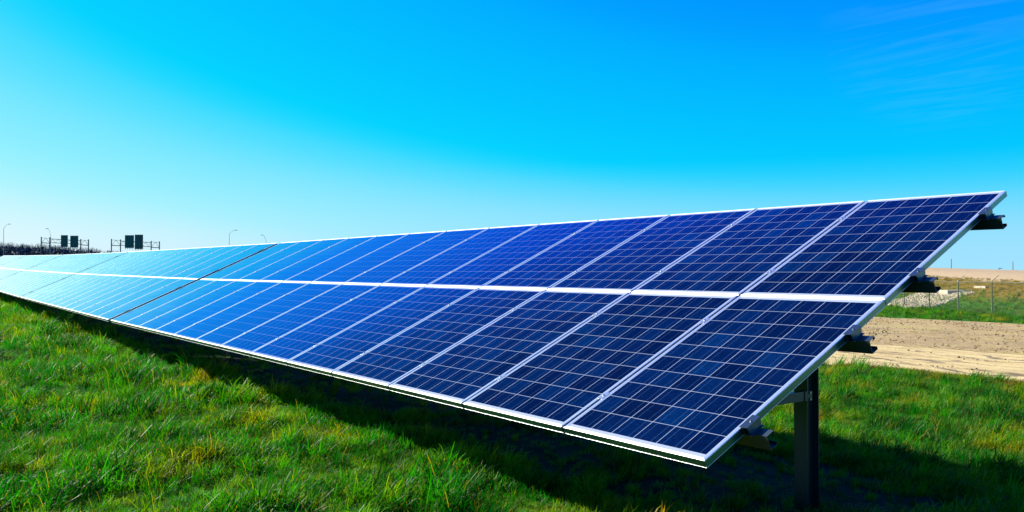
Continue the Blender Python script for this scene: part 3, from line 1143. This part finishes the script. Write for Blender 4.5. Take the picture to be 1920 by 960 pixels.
def wood_top(px):
    # skyline of the wood, in picture rows
    S = [(-200, 450), (-60, 452), (0, 455), (40, 457), (70, 458), (110, 461), (150, 464), (178, 466), (195, 470), (240, 474), (330, 478), (420, 480)]
    for (a, ya), (b, yb) in zip(S, S[1:]):
        if a <= px <= b: return ya + (yb - ya) * (px - a) / (b - a)
    return 480


for _ in range(2200):
    px = rw.uniform(-190, 400)
    d = rw.uniform(270, 330)
    base_p = at(px, 507, d)
    gz = H(base_p.x, base_p.y)
    topz = at(px, wood_top(px) + rw.uniform(-2.0, 9.0) + 2.5 * noise.noise(Vector((px * 0.06, 0, 0))), d).z
    b0 = Vector((base_p.x, base_p.y, gz))
    h = topz - gz
    stick(b0, b0 + Vector((rw.uniform(-.4, .4), rw.uniform(-.4, .4), h)), 0.07)
    for k in range(18):
        t = rw.uniform(0.15, 0.97)
        s = b0 + Vector((0, 0, h * t))
        ln = (1 - t * 0.75) * rw.uniform(0.25, 0.5) * h * 0.55
        dirv = (RIGHT * rw.uniform(-0.7, 0.7) + Vector((FWD.x, FWD.y, 0)) * rw.uniform(-.5, .5) + Vector((0, 0, rw.uniform(0.5, 1.0)))).normalized()
        e = s + dirv * ln
        if e.z > gz + h * 1.03: e.z = gz + h * 1.03
        stick(s, e, 0.035)
        stick(s + (e - s) * 0.5, s + (e - s) * 0.5 + (dirv + RIGHT * rw.uniform(-.6, .6)).normalized() * ln * 0.45, 0.022)
wood = mb.build('treeline', M_bark_haze)
tag(wood, 'dark belt of leafless trees on the horizon at the left', 'trees', kind='stuff')
# scrub that closes the foot of the wood
mb = MB()
for _ in range(14000):
    px = rw.uniform(-190, 400); d = rw.uniform(262, 335)
    p = at(px, 507, d)
    gz = H(p.x, p.y)
    hmax = (at(px, wood_top(px) + 7, d).z - gz)
    z = gz + hmax * rw.random() ** 0.8
    s = rw.uniform(0.3, 0.8)
    c = Vector((p.x, p.y, z))
    a1 = Vector((rw.uniform(-1, 1), rw.uniform(-1, 1), rw.uniform(-1, 1))).normalized() * s
    a2 = Vector((rw.uniform(-1, 1), rw.uniform(-1, 1), rw.uniform(-1, 1))).normalized() * s
    mb.quad([c - a1, c + a2 * 0.5, c + a1, c - a2 * 0.5])
scrub = mb.build('undergrowth', M_bark_haze)
tag(scrub, 'dense dark scrub filling the foot of the leafless wood', 'undergrowth', kind='stuff')
# strip of evergreens before the wood at the far left
M_ever = simple('evergreen', (0.02, 0.06, 0.03), 0.9, 0, 0.4, 0.5)
mb = MB()
for _ in range(2600):
    px = rw.uniform(-120, 36); d = rw.uniform(225, 240)
    p = at(px, 507, d)
    gz = H(p.x, p.y)
    ht = at(px, 479.5, d).z - gz
    c = Vector((p.x, p.y, gz + ht * rw.random()))
    a1 = Vector((rw.uniform(-1, 1), rw.uniform(-1, 1), rw.uniform(-1, 1))).normalized() * 0.35
    a2 = Vector((rw.uniform(-1, 1), rw.uniform(-1, 1), rw.uniform(-1, 1))).normalized() * 0.35
    mb.quad([c - a1, c + a2 * 0.5, c + a1, c - a2 * 0.5])
tag(mb.build('shrubbery', M_ever), 'low green thicket in front of the leafless wood at the left picture edge', 'shrubs', kind='stuff')

# ------------------------------------------------------------------ light
SUN = Vector((-1.3, -0.76, 1.0)).normalized()
ld = bpy.data.lights.new('sun', 'SUN')
ld.energy = 4.9
ld.color = (1.0, 0.93, 0.80)
ld.angle = math.radians(0.53)
lo = bpy.data.objects.new('sun', ld)
C.objects.link(lo)
lo.rotation_euler = SUN.to_track_quat('Z', 'Y').to_euler()

EXPO = 1.5
w = bpy.data.worlds.new('World')
sc.world = w
w.use_nodes = True
nt = w.node_tree
sky = nt.nodes.new('ShaderNodeTexSky')
sky.sky_type = 'NISHITA'
sky.sun_disc = False
sky.sun_elevation = math.asin(SUN.z)
sky.sun_rotation = math.atan2(SUN.x, SUN.y)
sky.air_density = 1.0
sky.dust_density = 0.5
sky.ozone_density = 3.0
# vivid film response of the sky: a tone curve per colour channel
pre = nt.nodes.new('ShaderNodeVectorMath'); pre.operation = 'SCALE'; pre.inputs['Scale'].default_value = 0.08
lk(nt, sky.outputs[0], pre.inputs[0])
cv = nt.nodes.new('ShaderNodeRGBCurve')
mp_ = cv.mapping
mp_.extend = 'EXTRAPOLATED'


def setc(i, P_):
    c = mp_.curves[i]
    while len(c.points) < len(P_): c.points.new(0.5, 0.5)
    for p, (x, y) in zip(c.points, P_):
        p.location = (x, y); p.handle_type = 'AUTO_CLAMPED'


K = 0.8
setc(0, [(0.0, 0.0), (0.305 * K, 0.002), (0.36 * K, 0.07), (0.44 * K, 0.20), (0.53 * K, 0.30), (0.85 * K, 0.72), (1.0, 0.9)])
setc(1, [(0.0, 0.0), (0.20 * K, 0.22), (0.268 * K, 0.33), (0.31 * K, 0.44), (0.44 * K, 0.62), (0.50 * K, 0.69), (0.67 * K, 0.84), (0.87 * K, 0.93), (1.0, 0.97)])
setc(2, [(0.0, 0.0), (0.18 * K, 0.80), (0.30 * K, 0.98), (0.43 * K, 1.0), (0.8 * K, 1.0), (1.0, 1.0)])
mp_.update()
lk(nt, pre.outputs[0], cv.inputs['Color'])
bg = nt.nodes['Background']
bg.inputs[1].default_value = 1.0
# keep the background node in the sky's own range: divide here, strength 0.1
post = nt.nodes.new('ShaderNodeVectorMath'); post.operation = 'SCALE'; post.inputs['Scale'].default_value = 10.0 / 2 ** EXPO
lk(nt, cv.outputs[0], post.inputs[0])
# pale haze low over the horizon, and thin cirrus streaks high up
tc = nt.nodes.new('ShaderNodeTexCoord')
sz = nt.nodes.new('ShaderNodeSeparateXYZ'); lk(nt, tc.outputs['Generated'], sz.inputs[0])
hz = math_n(nt, 'POWER', math_n(nt, 'SUBTRACT', 1.0, math_n(nt, 'DIVIDE', sz.outputs[2], 0.13), True), 1.6)
hv = nt.nodes.new('ShaderNodeVectorMath'); hv.operation = 'SCALE'
hv.inputs[0].default_value = (0.40, 0.80, 1.0); hv.inputs['Scale'].default_value = 10.0 / 2 ** EXPO
hazed = nt.nodes.new('ShaderNodeMix'); hazed.data_type = 'RGBA'; hazed.blend_type = 'LIGHTEN'
lk(nt, math_n(nt, 'MULTIPLY', hz, 0.9), hazed.inputs[0]); lk(nt, post.outputs[0], hazed.inputs[6]); lk(nt, hv.outputs[0], hazed.inputs[7])
# project the direction on a high flat layer
pr = nt.nodes.new('ShaderNodeCombineXYZ')
zz = math_n(nt, 'MAXIMUM', sz.outputs[2], 0.05)
lk(nt, math_n(nt, 'DIVIDE', sz.outputs[0], zz), pr.inputs[0]); lk(nt, math_n(nt, 'DIVIDE', sz.outputs[1], zz), pr.inputs[1])
mc = N(nt, 'ShaderNodeMapping'); mc.inputs['Rotation'].default_value = (0, 0, 0.62); mc.inputs['Scale'].default_value = (0.6, 2.2, 1)
lk(nt, pr.outputs[0], mc.inputs[0])
cn = noise_n(nt, mc.outputs[0], 1.3, 7, 0.6, 1.4)
cm = nt.nodes.new('ShaderNodeVectorMath'); cm.operation = 'DOT_PRODUCT'
lk(nt, tc.outputs['Generated'], cm.inputs[0]); cm.inputs[1].default_value = (at(1770, 40, 1) - CAM).normalized()
cir = math_n(nt, 'MULTIPLY', ramp(nt, cn.outputs[0], [(0.46, (0, 0, 0)), (0.75, (1, 1, 1))]), ramp(nt, cm.outputs['Value'], [(0.993, (0, 0, 0)), (0.9998, (1, 1, 1))]))
cv2 = nt.nodes.new('ShaderNodeVectorMath'); cv2.operation = 'SCALE'
cv2.inputs[0].default_value = (0.30, 0.72, 1.0); cv2.inputs['Scale'].default_value = 10.0 / 2 ** EXPO
clouded = nt.nodes.new('ShaderNodeMix'); clouded.data_type = 'RGBA'; clouded.blend_type = 'LIGHTEN'
lk(nt, math_n(nt, 'MULTIPLY', cir, 0.11), clouded.inputs[0]); lk(nt, hazed.outputs[2], clouded.inputs[6]); lk(nt, cv2.outputs[0], clouded.inputs[7])
lk(nt, clouded.outputs[2], bg.inputs[0])
bg.inputs[1].default_value = 0.1

# ------------------------------------------------------------------ render
sc.view_settings.view_transform = 'Standard'
sc.view_settings.look = 'None'
sc.view_settings.exposure = EXPO
sc.view_settings.gamma = 1
sc.cycles.use_denoising = True
sc.cycles.max_bounces = 6
sc.cycles.transparent_max_bounces = 12
